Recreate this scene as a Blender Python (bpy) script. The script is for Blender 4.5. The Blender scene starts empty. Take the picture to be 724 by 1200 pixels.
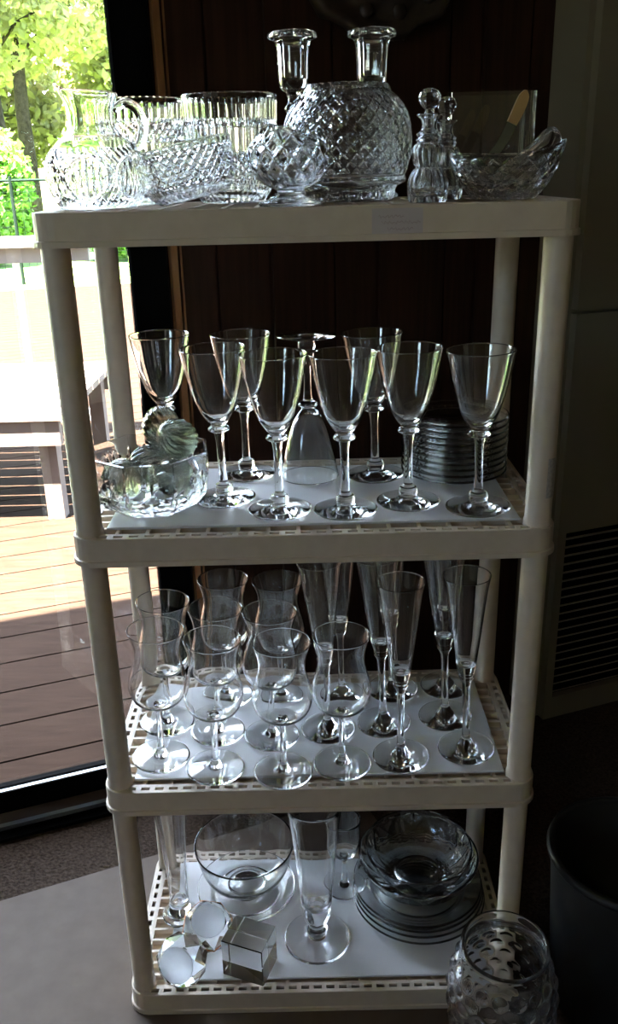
import bpy, bmesh, math, random
import numpy as np
from mathutils import Vector, Matrix
random.seed(7); np.random.seed(7)
PI = math.pi; TAU = 2*PI
sc = bpy.context.scene
COL = sc.collection
# ------------------------------------------------------------------ materials
def mat(name, col=(.8,.8,.8), rough=.5, metal=0, trans=0, ior=1.5, spec=None):
    m = bpy.data.materials.new(name); m.use_nodes = True
    b = m.node_tree.nodes['Principled BSDF']
    b.inputs['Base Color'].default_value = (*col, 1); b.inputs['Roughness'].default_value = rough
    b.inputs['Metallic'].default_value = metal; b.inputs['Transmission Weight'].default_value = trans
    b.inputs['IOR'].default_value = ior
    if spec is not None: b.inputs['Specular IOR Level'].default_value = spec
    return m
def noisy(name, c1, c2, scale, rough=.8, bump=0, stretch=None, detail=4, spec=.5):
    m = mat(name, c1, rough, spec=spec); nt = m.node_tree; b = nt.nodes['Principled BSDF']
    tc = nt.nodes.new('ShaderNodeTexCoord'); mp = nt.nodes.new('ShaderNodeMapping')
    n = nt.nodes.new('ShaderNodeTexNoise'); r = nt.nodes.new('ShaderNodeValToRGB')
    n.inputs['Scale'].default_value = scale; n.inputs['Detail'].default_value = detail
    if stretch: mp.inputs['Scale'].default_value = stretch
    nt.links.new(tc.outputs['Object'], mp.inputs['Vector']); nt.links.new(mp.outputs[0], n.inputs['Vector'])
    r.color_ramp.elements[0].position = .32; r.color_ramp.elements[1].position = .68
    r.color_ramp.elements[0].color = (*c1,1); r.color_ramp.elements[1].color = (*c2,1)
    nt.links.new(n.outputs['Fac'], r.inputs[0]); nt.links.new(r.outputs[0], b.inputs['Base Color'])
    if bump:
        bp = nt.nodes.new('ShaderNodeBump'); bp.inputs['Strength'].default_value = bump; bp.inputs['Distance'].default_value = .004
        nt.links.new(n.outputs['Fac'], bp.inputs['Height']); nt.links.new(bp.outputs[0], b.inputs['Normal'])
    return m
M = {}
M['plastic'] = noisy('white plastic', (.68,.575,.465), (.73,.625,.515), 60, .42, .05)
M['liner'] = noisy('white liner board', (.80,.80,.82), (.86,.86,.88), 9, .35)
M['glass'] = mat('clear glass', (.985,.99,.99), 0, 0, 1, 1.5)
M['crystal'] = mat('cut lead crystal', (.865,.875,.885), 0, 0, 1, 1.55)
M['plate_glass'] = mat('thick pressed glass', (.955,.965,.968), .05, 0, 1, 1.5)
M['smoky'] = mat('smoky green glass', (.20,.215,.175), .02, 0, 1, 1.52)
M['frost'] = mat('frosted glass', (.93,.95,.97), .45, 0, 1, 1.45)
M['glint'] = mat('copper band', (.62,.24,.08), .3, .7)  # orange colour imitating a glint refracted in the crystal
M['blackmetal'] = mat('black painted metal', (.004,.0042,.0045), .6, .0, spec=0)
M['alu'] = mat('aluminium track', (.36,.38,.40), .35, .9)
M['trim'] = noisy('varnished wood trim', (.20,.085,.03), (.30,.14,.055), 14, .35, stretch=(8,8,.6))
M['panel'] = noisy('dark wood panelling', (.020,.0075,.004), (.042,.016,.008), 10, .5, stretch=(10,10,.5), spec=.25)
M['darkpanel'] = noisy('dark groove wood', (.004,.003,.003), (.008,.006,.005), 10, .6, spec=.2)
M['carpet'] = noisy('brown carpet pile', (.034,.022,.015), (.082,.056,.040), 190, 1, 1.0, detail=3, spec=.1)
M['card'] = noisy('tan cardboard', (.105,.072,.050), (.126,.088,.062), 30, .8)
M['cabinet'] = noisy('beige painted metal', (.235,.21,.15), (.26,.23,.17), 5, .5)
M['deck'] = noisy('weathered deck board', (.0125,.0072,.0048), (.0190,.0112,.0076), 9, .85, .2, stretch=(1.2,8,8), spec=.03)
M['railwood'] = noisy('weathered rail wood', (.075,.068,.062), (.10,.092,.085), 10, .75)
M['benchwood'] = noisy('brown bench wood', (.075,.048,.037), (.10,.066,.052), 10, .75)
M['picket'] = mat('white painted wood', (.4,.4,.39), .5)
M['wire'] = mat('green coated wire', (.008,.013,.010), .9, spec=.02)
M['lawn'] = noisy('lawn ground', (.07,.12,.018), (.12,.18,.03), 3, .95)
M['bark'] = noisy('tree bark', (.012,.009,.007), (.036,.027,.021), 12, .95, .4, spec=.05)
M['wallpaint'] = noisy('off white wall paint', (.40,.36,.30), (.43,.39,.33), 4, .8)
M['darkpaint'] = noisy('dark tan wall paint', (.15,.12,.09), (.17,.135,.10), 4, .8)
M['ceil'] = mat('ceiling paint', (.55,.52,.47), .9)
M['binplastic'] = mat('dark grey bin plastic', (.008,.0082,.0085), .5)
M['plaque'] = noisy('carved dark plaque', (.018,.012,.009), (.045,.03,.02), 40, .5, .3)
M['plaquedisc'] = mat('dark red brown enamel', (.05,.018,.014), .35)
M['tan'] = mat('tan wood handle', (.52,.33,.14), .35)
M['steel'] = mat('polished steel', (.22,.25,.24), .12, 1)
M['sticker'] = noisy('pinkish paper sticker', (.60,.53,.53), (.64,.57,.56), 30, .7)
M['ink'] = mat('faded red brown ink', (.33,.20,.19), .7)
M['smudge'] = noisy('grey smudge', (.40,.37,.35), (.60,.56,.52), 300, .6)
M['label'] = mat('cream glass shade', (.8,.7,.5), .4)
def leafmat(name, c1, c2):
    m = noisy(name, c1, c2, 1.3, .7); nt = m.node_tree
    b = nt.nodes['Principled BSDF']; out = nt.nodes['Material Output']
    t = nt.nodes.new('ShaderNodeBsdfTranslucent'); mx = nt.nodes.new('ShaderNodeMixShader'); mx.inputs[0].default_value = .45
    nt.links.new(b.inputs['Base Color'].links[0].from_socket, t.inputs['Color'])
    nt.links.new(b.outputs[0], mx.inputs[1]); nt.links.new(t.outputs[0], mx.inputs[2]); nt.links.new(mx.outputs[0], out.inputs[0])
    return m
M['leafy'] = leafmat('yellow green leaves', (.18,.19,.055), (.33,.315,.14))
M['leafg'] = leafmat('fresh green leaves', (.06,.16,.015), (.16,.30,.04))
M['leafd'] = leafmat('mid green leaves', (.11,.17,.04), (.22,.29,.08))
def pane_mat():
    m = bpy.data.materials.new('door pane glass'); m.use_nodes = True; nt = m.node_tree
    nt.nodes.clear(); o = nt.nodes.new('ShaderNodeOutputMaterial'); t = nt.nodes.new('ShaderNodeBsdfTransparent')
    t.inputs[0].default_value = (.95,.97,.96,1)
    g = nt.nodes.new('ShaderNodeBsdfGlossy'); g.inputs['Roughness'].default_value = 0
    f = nt.nodes.new('ShaderNodeFresnel'); f.inputs[0].default_value = 1.45; mx = nt.nodes.new('ShaderNodeMixShader')
    nt.links.new(f.outputs[0], mx.inputs[0]); nt.links.new(t.outputs[0], mx.inputs[1]); nt.links.new(g.outputs[0], mx.inputs[2]); nt.links.new(mx.outputs[0], o.inputs[0])
    return m
M['pane'] = pane_mat()
# ------------------------------------------------------------------ helpers
def link(o, parent=None):
    COL.objects.link(o)
    if parent is not None: o.parent = parent
    return o
def build(name, bm, material, parent=None, smooth=False, angle=None):
    me = bpy.data.meshes.new(name); bm.to_mesh(me); bm.free()
    if smooth:
        for p in me.polygons: p.use_smooth = True
        if angle is not None: me.set_sharp_from_angle(angle=math.radians(angle))
    me.materials.append(material)
    return link(bpy.data.objects.new(name, me), parent)
def tag(o, label, cat, group=None):
    o['label'] = label; o['category'] = cat
    if group: o['group'] = group
    return o
def thing(name, label, cat, group=None, loc=(0,0,0)):
    o = bpy.data.objects.new(name, None); o.empty_display_size = .02; o.location = loc
    return tag(link(o), label, cat, group)
def struct(o): o['kind'] = 'structure'; return o
def kids(o): return [c for c in COL.objects if c.parent == o]
def dup(root, label, loc, rot=(0,0,0)):
    r = root.copy(); COL.objects.link(r); r.location = loc; r.rotation_euler = rot; r['label'] = label
    for ch in kids(root):
        c = ch.copy(); COL.objects.link(c); c.parent = r
        for g in kids(ch):
            d = g.copy(); COL.objects.link(d); d.parent = c
    return r
def box(bm, x0,x1,y0,y1,z0,z1, mtx=None):
    v = [Vector((x,y,z)) for z in (z0,z1) for y in (y0,y1) for x in (x0,x1)]
    if mtx is not None: v = [mtx @ q for q in v]
    v = [bm.verts.new(q) for q in v]
    for f in ((0,2,3,1),(4,5,7,6),(0,1,5,4),(2,6,7,3),(0,4,6,2),(1,3,7,5)): bm.faces.new([v[i] for i in f])
def tube(bm, pts, radii, seg=10, cap=True):
    rings = []
    n = len(pts); pts = [Vector(p) for p in pts]
    up = None
    for i in range(n):
        t = (pts[min(i+1,n-1)] - pts[max(i-1,0)]).normalized()
        if up is None: up = t.orthogonal().normalized()
        up = (up - t*up.dot(t)).normalized(); s = t.cross(up)
        r = radii[i] if hasattr(radii,'__len__') else radii
        rings.append([bm.verts.new(pts[i] + r*(math.cos(a)*up + math.sin(a)*s)) for a in [TAU*k/seg for k in range(seg)]])
    for i in range(n-1):
        for k in range(seg):
            bm.faces.new((rings[i][k], rings[i][(k+1)%seg], rings[i+1][(k+1)%seg], rings[i+1][k]))
    if cap: bm.faces.new(rings[0][::-1]); bm.faces.new(rings[-1])
def crv(pts, n=5):
    """Catmull-Rom resample of a list of (r, z)."""
    P = [Vector(p) for p in pts]; P = [2*P[0]-P[1]] + P + [2*P[-1]-P[-2]]; out = []
    for i in range(1, len(P)-2):
        for k in range(n):
            t = k/n; a,b,c,d = P[i-1],P[i],P[i+1],P[i+2]
            q = .5*((2*b)+(c-a)*t+(2*a-5*b+4*c-d)*t*t+(3*b-a-3*c+d)*t**3); out.append((max(q[0],0), q[1]))
    out.append(tuple(P[-2])); return out
def lathe(bm, prof, seg=48, mod=None, off=(0,0,0)):
    """Surface of revolution; profile runs bottom centre -> outside -> rim -> inside, so normals face out of the glass."""
    rows = []
    for i,(r,z) in enumerate(prof):
        if r < 1e-5: rows.append([bm.verts.new((off[0],off[1],z+off[2]))]); continue
        row = []
        for k in range(seg):
            a = TAU*k/seg; rr, zz = (r, z) if mod is None else mod(i, a, r, z)
            row.append(bm.verts.new((off[0]+rr*math.cos(a), off[1]+rr*math.sin(a), zz+off[2])))
        rows.append(row)
    for A,B in zip(rows, rows[1:]):
        if len(A)==1 and len(B)==1: continue
        for k in range(seg):
            j = (k+1)%seg
            if len(A)==1: bm.faces.new((A[0], B[j], B[k]))
            elif len(B)==1: bm.faces.new((A[k], A[j], B[0]))
            else: bm.faces.new((A[k], A[j], B[j], B[k]))
def turned(name, prof, material, parent, seg=48, mod=None, angle=None):
    bm = bmesh.new(); lathe(bm, prof, seg, mod); return build(name, bm, material, parent, True, angle)
tri = lambda x: abs((x % 1.0)*2-1)       # 1 at whole numbers, 0 half way
# ------------------------------------------------------------------ camera
cam = bpy.data.cameras.new('camera'); co = link(bpy.data.objects.new('camera', cam)); sc.camera = co
R_ = Vector((0.99971053,-0.00587508,-0.02333097)); U_ = Vector((0.02388471,0.35896709,0.93304456)); F_ = Vector((-0.00289334,0.93333173,-0.35900350))
mx = Matrix((R_,U_,-F_)).transposed().to_4x4(); mx.translation = (-.0017,-.9104,1.0806); co.matrix_world = mx
cam.sensor_fit = 'VERTICAL'; cam.sensor_height = 24; cam.lens = 1029.4721/1200*24; cam.clip_start = .02; cam.clip_end = 300
# ------------------------------------------------------------------ wall frame: s along the wall, n outwards
TH = math.radians(20); WO = Vector((-.576,.391,0))
WM = Matrix.Translation(WO) @ Matrix.Rotation(TH,4,'Z')
def W(s,n,z=0): return WM @ Vector((s,n,z))
def wbox(bm, s0,s1,n0,n1,z0,z1): box(bm,s0,s1,n0,n1,z0,z1,WM)
S0,S1,N0,H = -2.3,2.3,-3.6,2.42
DL,DR,DH = -1.55,.377,2.05
bm = bmesh.new(); wbox(bm,S0-.1,S1+.1,N0-.1,.0,-.10,-.004); struct(build('floor',bm,M['carpet']))
bm = bmesh.new(); wbox(bm,S0-.1,S1+.1,N0-.1,.10,H,H+.08); struct(build('ceiling',bm,M['ceil']))
# wall behind the shelf: vertical boards with recessed grooves
bm = bmesh.new()
wbox(bm,.377,S1,.0,.10,-.004,H); wbox(bm,S0,DL,.0,.10,-.004,H); wbox(bm,DL,DR,0,.10,DH,H)
x = .40; i = 0
while x < 1.2:
    w = [.055,.085,.105,.075,.12][i%5]
    wbox(bm,x,x+w,-.008 if i%2==0 else -.003,.0,.0,H); x += w+.006; i += 1
struct(build('wall_back',bm,M['panel']))
bm = bmesh.new(); wbox(bm,S0-.1,S0,N0,.1,-.004,.8); wbox(bm,S0-.1,S0,N0,.1,2.15,H); wbox(bm,S0-.1,S0,N0,-2.3,.8,2.15); wbox(bm,S0-.1,S0,-1.7,.1,.8,2.15); wbox(bm,S0-.1,S0,-2.3,-1.7,.8,1.25); wbox(bm,S0-.1,S0,-2.3,-1.7,1.85,2.15); struct(build('wall_left',bm,M['wallpaint']))
win = struct(bpy.data.objects.new('fill_window_1',None)); link(win)  # unseen opening added to brighten the room from the left
bm = bmesh.new()
for a_,b_,c_,d_ in ((-2.3,-1.7,1.25,1.29),(-2.3,-1.7,1.81,1.85),(-2.3,-2.26,1.29,1.81),(-1.74,-1.7,1.29,1.81),(-2.01,-1.99,1.29,1.81)): wbox(bm,S0-.07,S0-.02,a_,b_,c_,d_)
build('fill_window_frame',bm,M['picket'],win)
bm = bmesh.new(); wbox(bm,S0-.047,S0-.043,-2.26,-1.74,1.29,1.81); build('fill_window_glass',bm,M['pane'],win)
bm = bmesh.new(); wbox(bm,S1,S1+.1,N0,.1,-.004,H); struct(build('wall_right',bm,M['darkpaint']))
bm = bmesh.new(); wbox(bm,S0,S1,N0-.1,N0,-.004,H); struct(build('wall_front',bm,M['darkpaint']))
bm = bmesh.new(); wbox(bm,S0-.3,S1+.3,.10,.50,H+.02,H+.10); struct(build('roof_eave',bm,M['ceil']))
# trim beside the door
bm = bmesh.new(); wbox(bm,.382,.3925,-.022,.0,0,DH+.06); wbox(bm,.397,.4005,-.016,.0,0,DH+.06); struct(build('trim_1',bm,M['trim']))
# sliding door
door = struct(bpy.data.objects.new('door_1',None)); link(door)
bm = bmesh.new(); wbox(bm,.322,.377,-.012,.022,0.0,DH); build('door_stile',bm,M['blackmetal'],door)
bm = bmesh.new(); wbox(bm,DL,-1.49,-.012,.05,0.0,DH); build('door_stile',bm,M['blackmetal'],door)
bm = bmesh.new(); wbox(bm,-1.49,.322,.0,.03,0.0,.05); build('door_bottom_rail',bm,M['blackmetal'],door)
bm = bmesh.new(); wbox(bm,-1.49,.322,-.001,.006,.0495,.053); build('rail_edge',bm,M['alu'],door)
bm = bmesh.new(); wbox(bm,-1.49,.322,.0,.03,DH-.06,DH); build('door_top_rail',bm,M['blackmetal'],door)
bm = bmesh.new(); wbox(bm,-1.49,.322,.013,.017,.05,DH-.06); build('door_glass',bm,M['pane'],door)
bm = bmesh.new(); wbox(bm,-1.55,.377,-.035,.0,-.004,.006); build('threshold_board',bm,M['benchwood'],door)
bm = bmesh.new(); wbox(bm,-1.55,.377,-.045,-.035,-.004,.011); build('door_track',bm,M['alu'],door)
bm = bmesh.new(); wbox(bm,-1.55,.377,-.068,-.045,-.004,.003); build('threshold_lip',bm,M['blackmetal'],door)
# ------------------------------------------------------------------ carved plaque on the wall
pq = thing('wall_plaque','round carved dark plaque hanging on the wall above the candlesticks','wall plaque',loc=W(.735,-.012,1.43))
pq.rotation_euler = (PI/2,0,TH)
turned('rim', crv([(.085,.0),(.15,.0),(.158,.01),(.15,.022),(.13,.016),(.11,.02),(.092,.026),(.086,.02)],3), M['plaque'], pq, 48,
       lambda i,a,r,z: (r*(1+.035*math.cos(14*a)*(r>.12)), z+.006*abs(math.cos(7*a))*(z>.01)))
turned('centre_disc', [(0,.002),(.086,.002),(.088,.014),(.08,.016),(.06,.012),(0,.012)], M['plaquedisc'], pq, 48)
for k in range(14):
    a = TAU*k/14; bm = bmesh.new(); bmesh.ops.create_icosphere(bm,subdivisions=2,radius=.013)
    bmesh.ops.transform(bm,matrix=Matrix.Translation((.123*math.cos(a),.123*math.sin(a),.02))@Matrix.Diagonal((1,1,.6,1)),verts=bm.verts)
    build('carved_boss',bm,M['plaque'],pq,True)
# ------------------------------------------------------------------ furnace cabinet on the right
cb = thing('furnace_cabinet','tall beige metal furnace cabinet with louvred lower grille on right','cabinet',loc=W(1.063,-.10,0)); cb.rotation_euler=(0,0,TH)
cw,cd = .92,.098
bm = bmesh.new(); box(bm,0,cw,.004,cd,0,H-.03); build('body',bm,M['cabinet'],cb)
bm = bmesh.new(); box(bm,.012,cw-.012,-.014,.004,.847,H-.06); build('upper_panel',bm,M['cabinet'],cb)
bm = bmesh.new()
box(bm,.012,cw-.012,-.014,.004,.42,.839); box(bm,.012,.03,-.014,.004,.0,.42); box(bm,cw-.03,cw-.012,-.014,.004,.0,.42); box(bm,.03,cw-.03,-.014,.004,0,.05)
lp = build('lower_panel',bm,M['cabinet'],cb)
bm = bmesh.new(); box(bm,.03,cw-.03,.001,.0038,.05,.42); build('grille_backing',bm,M['blackmetal'],lp)
for k in range(20):
    z = .058+k*.0182; bm = bmesh.new()
    mt = Matrix.Translation((0,-.005,z)) @ Matrix.Rotation(math.radians(-38),4,'X'); box(bm,.03,cw-.03,-.006,.006,-.0012,.0012,mt)
    build('louver',bm,M['cabinet'],lp)
# ------------------------------------------------------------------ cardboard sheet and dark bin
bm = bmesh.new(); box(bm,-.9,.10,-1.25,.0,-.004,-.0005, Matrix.Translation((-.279,.285,0))@Matrix.Rotation(math.radians(22),4,'Z')@Matrix.Translation((.28,0,0)))
tag(build('cardboard_sheet',bm,M['card']),'flat tan cardboard sheet on the carpet under the white shelving','cardboard')
bn = thing('waste_bin','dark grey round plastic bin on the floor right of the pebbled vase','bin',loc=(.405,.0,-.004))
turned('body',[(0,0),(.082,0),(.086,.004),(.101,.245),(.1,.25),(.096,.245),(.081,.008),(0,.008)],M['binplastic'],bn,64)
turned('rolled_rim',crv([(.0995,.24),(.104,.240),(.107,.246),(.104,.252),(.098,.252),(.0965,.246)],3),M['binplastic'],bn,64)
# ------------------------------------------------------------------ shelving unit
PW,PD,SP,SH = .25,.2289,.3396,.0328
X0,X1,Y0,Y1 = -.269,.269,-.0219,.2508
unit = thing('shelving_unit','white plastic four tier shelving unit loaded with glassware','shelving')
def rrect(x0,x1,y0,y1,r,n=6):
    pts = []
    for cx,cy,a0 in ((x1-r,y0+r,-PI/2),(x1-r,y1-r,0),(x0+r,y1-r,PI/2),(x0+r,y0+r,PI)):
        for k in range(n+1): a = a0+PI/2*k/n; pts.append((cx+r*math.cos(a), cy+r*math.sin(a)))
    return pts
def band(bm, prof, r=.026):
    """sweep (outset, z) profile round the shelf outline, closed loop."""
    loops = []
    for o,z in prof:
        loops.append([bm.verts.new((x,y,z)) for x,y in rrect(X0-o,X1+o,Y0-o,Y1+o,r+o)])
    n = len(loops[0])
    for A,B in zip(loops, loops[1:]+loops[:1]):
        for k in range(n): bm.faces.new((A[k],A[(k+1)%n],B[(k+1)%n],B[k]))
def panel(bm, xs, ys, solid, z0, z1):
    V = {}
    def v(i,j,t):
        if (i,j,t) not in V: V[i,j,t] = bm.verts.new((xs[i],ys[j],z1 if t else z0))
        return V[i,j,t]
    nx,ny = len(xs)-1,len(ys)-1
    S = lambda i,j: 0<=i<nx and 0<=j<ny and solid(i,j)
    for i in range(nx):
        for j in range(ny):
            if not S(i,j): continue
            bm.faces.new((v(i,j,1),v(i+1,j,1),v(i+1,j+1,1),v(i,j+1,1))); bm.faces.new((v(i,j,0),v(i,j+1,0),v(i+1,j+1,0),v(i+1,j,0)))
            if not S(i,j-1): bm.faces.new((v(i,j,0),v(i+1,j,0),v(i+1,j,1),v(i,j,1)))
            if not S(i,j+1): bm.faces.new((v(i+1,j+1,0),v(i,j+1,0),v(i,j+1,1),v(i+1,j+1,1)))
            if not S(i-1,j): bm.faces.new((v(i,j+1,0),v(i,j,0),v(i,j,1),v(i,j+1,1)))
            if not S(i+1,j): bm.faces.new((v(i+1,j,0),v(i+1,j+1,0),v(i+1,j+1,1),v(i+1,j,1)))
def slots(a,b,pitch,w):
    n = max(1,int((b-a)/pitch)); p = (b-a)/n; out=[a]
    for k in range(n): c = a+(k+.5)*p; out += [c-w/2,c+w/2]
    return out+[b]
def shelf_meshes():
    bm = bmesh.new()
    band(bm,[(0,.0065),(.0022,.0058),(.0024,0),(-.0025,0),(-.003,SH-.003),(-.0025,SH),(-.0006,SH),(0,SH-.0008)])
    zt = SH-.0006; k = .0265; w = .0145
    for ya,flip in ((Y0+.0015,0),(Y1-.0015-w,0)):
        panel(bm, slots(X0+k,X1-k,.0172,.0108), [ya,ya+.0048,ya+.0102,ya+w], lambda i,j: not(j==1 and i%2==1), zt-.003, zt)
    for xa in (X0+.0015,X1-.0015-w):
        panel(bm, [xa,xa+.0048,xa+.0102,xa+w], slots(Y0+k,Y1-k,.0172,.0108), lambda i,j: not(i==1 and j%2==1), zt-.003, zt)
    for sx in (0,1):
        for sy in (0,1):
            cx = X0+k if sx==0 else X1-k; cy = Y0+k if sy==0 else Y1-k
            d = (-1 if sx==0 else 1, -1 if sy==0 else 1); r=.025
            pts = [(cx,cy)]+[(cx+d[0]*r*math.cos(a)*1.0, cy+d[1]*r*math.sin(a)) for a in [PI/2*t/6 for t in range(7)]]
            if d[0]*d[1] < 0: pts = pts[::-1]
            top=[bm.verts.new((x,y,zt)) for x,y in pts]; bot=[bm.verts.new((x,y,zt-.003)) for x,y in pts]
            bm.faces.new(top); bm.faces.new(bot[::-1])
            for a in range(len(pts)): b=(a+1)%len(pts); bm.faces.new((top[b],top[a],bot[a],bot[b]))
    A = bm; bm = bmesh.new()
    xs = [X0+.0015+w]; ys=[Y0+.0015+w]
    nx = 15; px = (X1-X0-.003-2*w)/nx; ny = 12; py=(Y1-Y0-.003-2*w)/ny
    for i in range(nx): xs += [X0+.0015+w+i*px+.0022, X0+.0015+w+(i+1)*px-.0022]
    for j in range(ny): ys += [Y0+.0015+w+j*py+.0020, Y0+.0015+w+(j+1)*py-.0020]
    xs.append(X1-.0015-w); ys.append(Y1-.0015-w)
    panel(bm, xs, ys, lambda i,j: not(i%2==1 and j%2==1), zt-.009, zt-.0006)
    box(bm,X0+.0175,X1-.0175,Y0+.0175,Y1-.0175,zt-.0115,zt-.0095)
    return A,bm
a,b = shelf_meshes()
s0 = build('shelf',a,M['plastic'],unit); l0 = build('lattice',b,M['plastic'],s0)
shelves=[s0]
for t in (1,2,3):
    c = s0.copy(); COL.objects.link(c); c.location.z = t*SP; c.parent = unit
    d = l0.copy(); COL.objects.link(d); d.parent = c; shelves.append(c)
bm = bmesh.new(); R=.0146; lathe(bm,[(0,SH-.004),(R+.0012,SH-.004),(R+.0012,SH+.004),(R,SH+.0055),(R,SP-.003),(R-.0015,SP+.004),(0,SP+.004)],32)
p0 = build('post',bm,M['plastic'],unit,True,40); first=True
for t in range(3):
    for sx in (-1,1):
        for sy in (0,1):
            o = p0 if first else p0.copy()
            if not first: COL.objects.link(o); o.parent = unit
            o.location = (sx*PW, sy*PD, t*SP); first=False
# paper sticker on the top fascia with faint handwriting, smudged tape on the right front post
bm = bmesh.new(); box(bm,.063,.112,Y0-.0007,Y0-.0001,.004+3*SP,.0295+3*SP,None)
st = build('sticker',bm,M['sticker'],shelves[3]); st.location.z = -3*SP; st['label']='pale pink paper sticker with faint scribble'
bm = bmesh.new()
for row,(xa,n,z) in enumerate(((.069,4,.022),(.072,6,.0165),(.078,4,.0105))):
    pts=[(xa+k*.0013, Y0-.0009, z+3*SP+.0016*math.sin(k*2.1+row)*((k%5)!=4)) for k in range(n*5)]
    tube(bm,pts,.00018,4)
build('scribble',bm,M['ink'],st)
bm = bmesh.new(); rr = R+.0004; rows=[]
for z in (.745,.75,.765,.78,.79):
    rows.append([bm.verts.new((rr*math.cos(a),rr*math.sin(a),z)) for a in np.linspace(-1.35,-.15,10)])
for A,B in zip(rows,rows[1:]):
    for k in range(9): bm.faces.new((A[k],A[k+1],B[k+1],B[k]))
tp = build('tape',bm,M['smudge'],unit,True); tp.location=(PW,0,0); tp['label']='smudged strip of clear tape'
Z = [SH+t*SP for t in range(4)]
# liner boards
LT = .003
for t,(xa,xb,ya,yb),lab in ((0,(-.222,.228,.0,.226),'white liner board under the glass dishes on the bottom shelf'),(1,(-.2325,.2325,.002,.2125),'white liner board under the tulip glasses on third shelf'),(2,(-.2325,.2325,.006,.2125),'white liner board under the wine glasses on second shelf')):
    bm = bmesh.new(); box(bm,xa,xb,ya,yb,0,LT); bmesh.ops.bevel(bm,geom=bm.edges[:],offset=.0006,segments=1,affect='EDGES')
    o = build('liner_board',bm,M['liner']); o.location.z = Z[t]-.0002; tag(o,lab,'liner','shelf liner boards')
ZL = [z+LT for z in Z]; ZL[3] = Z[3]
# ------------------------------------------------------------------ stemware
def stemmed(name, label, cat, group, cuts, prof, material=M['glass'], seg=48, mods=None):
    """prof: list of (r,z); cuts: [(part name, start index, end index)] sharing boundary rings."""
    t = thing(name,label,cat,group)
    for nm,a,b in cuts: turned(nm,prof[a:b+1],material,t,seg,(mods or {}).get(nm))
    return t
def stitched(*segs):
    """join profile segments; returns profile and index of every segment boundary."""
    P=[];ix=[0]
    for s in segs:
        if P: s=s[1:]
        P+=list(s); ix.append(len(P)-1)
    return P,ix
# wine glass, h .183
foot = [(0,0),(.034,0)]+crv([(.0365,.0006),(.0372,.0018),(.036,.0028),(.025,.0042),(.0125,.0068),(.0098,.0085)],4)+crv([(.0098,.0085),(.0108,.0105),(.0112,.0145),(.0100,.0185),(.0068,.0205),(.0054,.0225)],3)[1:]
stem_ = crv([(.0054,.0225),(.0048,.045),(.0050,.070),(.0066,.0835)],4)
coll = crv([(.0066,.0835),(.0112,.0855),(.0130,.0880),(.0112,.0905),(.0088,.0922),(.0088,.0935)],4)
bowl = crv([(.0088,.0935),(.0135,.0990),(.0205,.1105),(.0268,.1290),(.0325,.1530),(.0372,.1790),(.0379,.1822)],5)+crv([(.0379,.1822),(.0375,.1832),(.0368,.1826)],2)[1:]+crv([(.0368,.1826),(.0360,.1780),(.0313,.1525),(.0255,.1292),(.0190,.1118),(.0105,.1015),(.004,.0985),(0,.098)],5)[1:]
P,ix = stitched(foot,stem_,coll,bowl)
wine = stemmed('wine_glass','','wine glass','stemmed wine glasses on the second shelf',[('foot',0,ix[1]),('stem',ix[1],ix[2]),('collar',ix[2],ix[3]),('bowl',ix[3],ix[4])],P)
first=True
for x,y,ln,lab in [(-.187,.195,.0,'tall stemmed wine glass standing behind the bowl of ribbed glass eggs'),
    (-.106,.090,-.025,'stemmed wine glass just right of the octagonal egg bowl'),
    (-.085,.186,.0,'stemmed wine glass at the back, between the inverted glass and the egg bowl'),
    (-.038,.048,-.01,'front row wine glass standing before the upside down glass'),
    (.038,.043,-.01,'front row wine glass at middle of second shelf, right of the inverted glass'),
    (.082,.166,-.03,'back row wine glass between the inverted glass and the plate stack'),
    (.113,.066,-.01,'front wine glass before the left edge of the plate stack'),
    (.191,.041,-.025,'rightmost wine glass, standing before the plate stack beside the post')]:
    lo = (x,y,ZL[2]+.037*abs(math.sin(ln)))
    if first: wine['label']=lab; wine.location=lo; wine.rotation_euler=(0,ln,0); first=False
    else: dup(wine,lab,lo,(0,ln,random.random()*0))
dup(wine,'upside down wine glass resting on its rim in the back row',(-.003,.173,ZL[2]+.1830),(PI,0,0))
# tulip glass h .187
foot = [(0,0),(.034,0)]+crv([(.0362,.0006),(.0368,.0016),(.0358,.0025),(.025,.0036),(.0120,.0056),(.0070,.0090)],4)
stem_ = crv([(.0070,.0090),(.0045,.0160),(.0040,.035),(.0040,.055),(.0046,.072),(.0064,.0785)],4)
bowl = crv([(.0064,.0785),(.0175,.0815),(.0295,.0895),(.0362,.1040),(.0360,.1190),(.0312,.1385),(.0287,.1530),(.0300,.1680),(.0342,.1830),(.0352,.1862)],5)+crv([(.0352,.1862),(.0350,.1872),(.0341,.1868)],2)[1:]+crv([(.0341,.1868),(.0330,.1828),(.0289,.1680),(.0276,.1530),(.0301,.1385),(.0348,.1190),(.0350,.1045),(.0285,.0910),(.0165,.0845),(.006,.0835),(0,.0833)],5)[1:]
P,ix = stitched(foot,stem_,bowl)
tul = stemmed('tulip_glass','','tulip glass','tulip shaped glasses on the third shelf',[('foot',0,ix[1]),('stem',ix[1],ix[2]),('bowl',ix[2],ix[3])],P)
first=True
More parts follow.
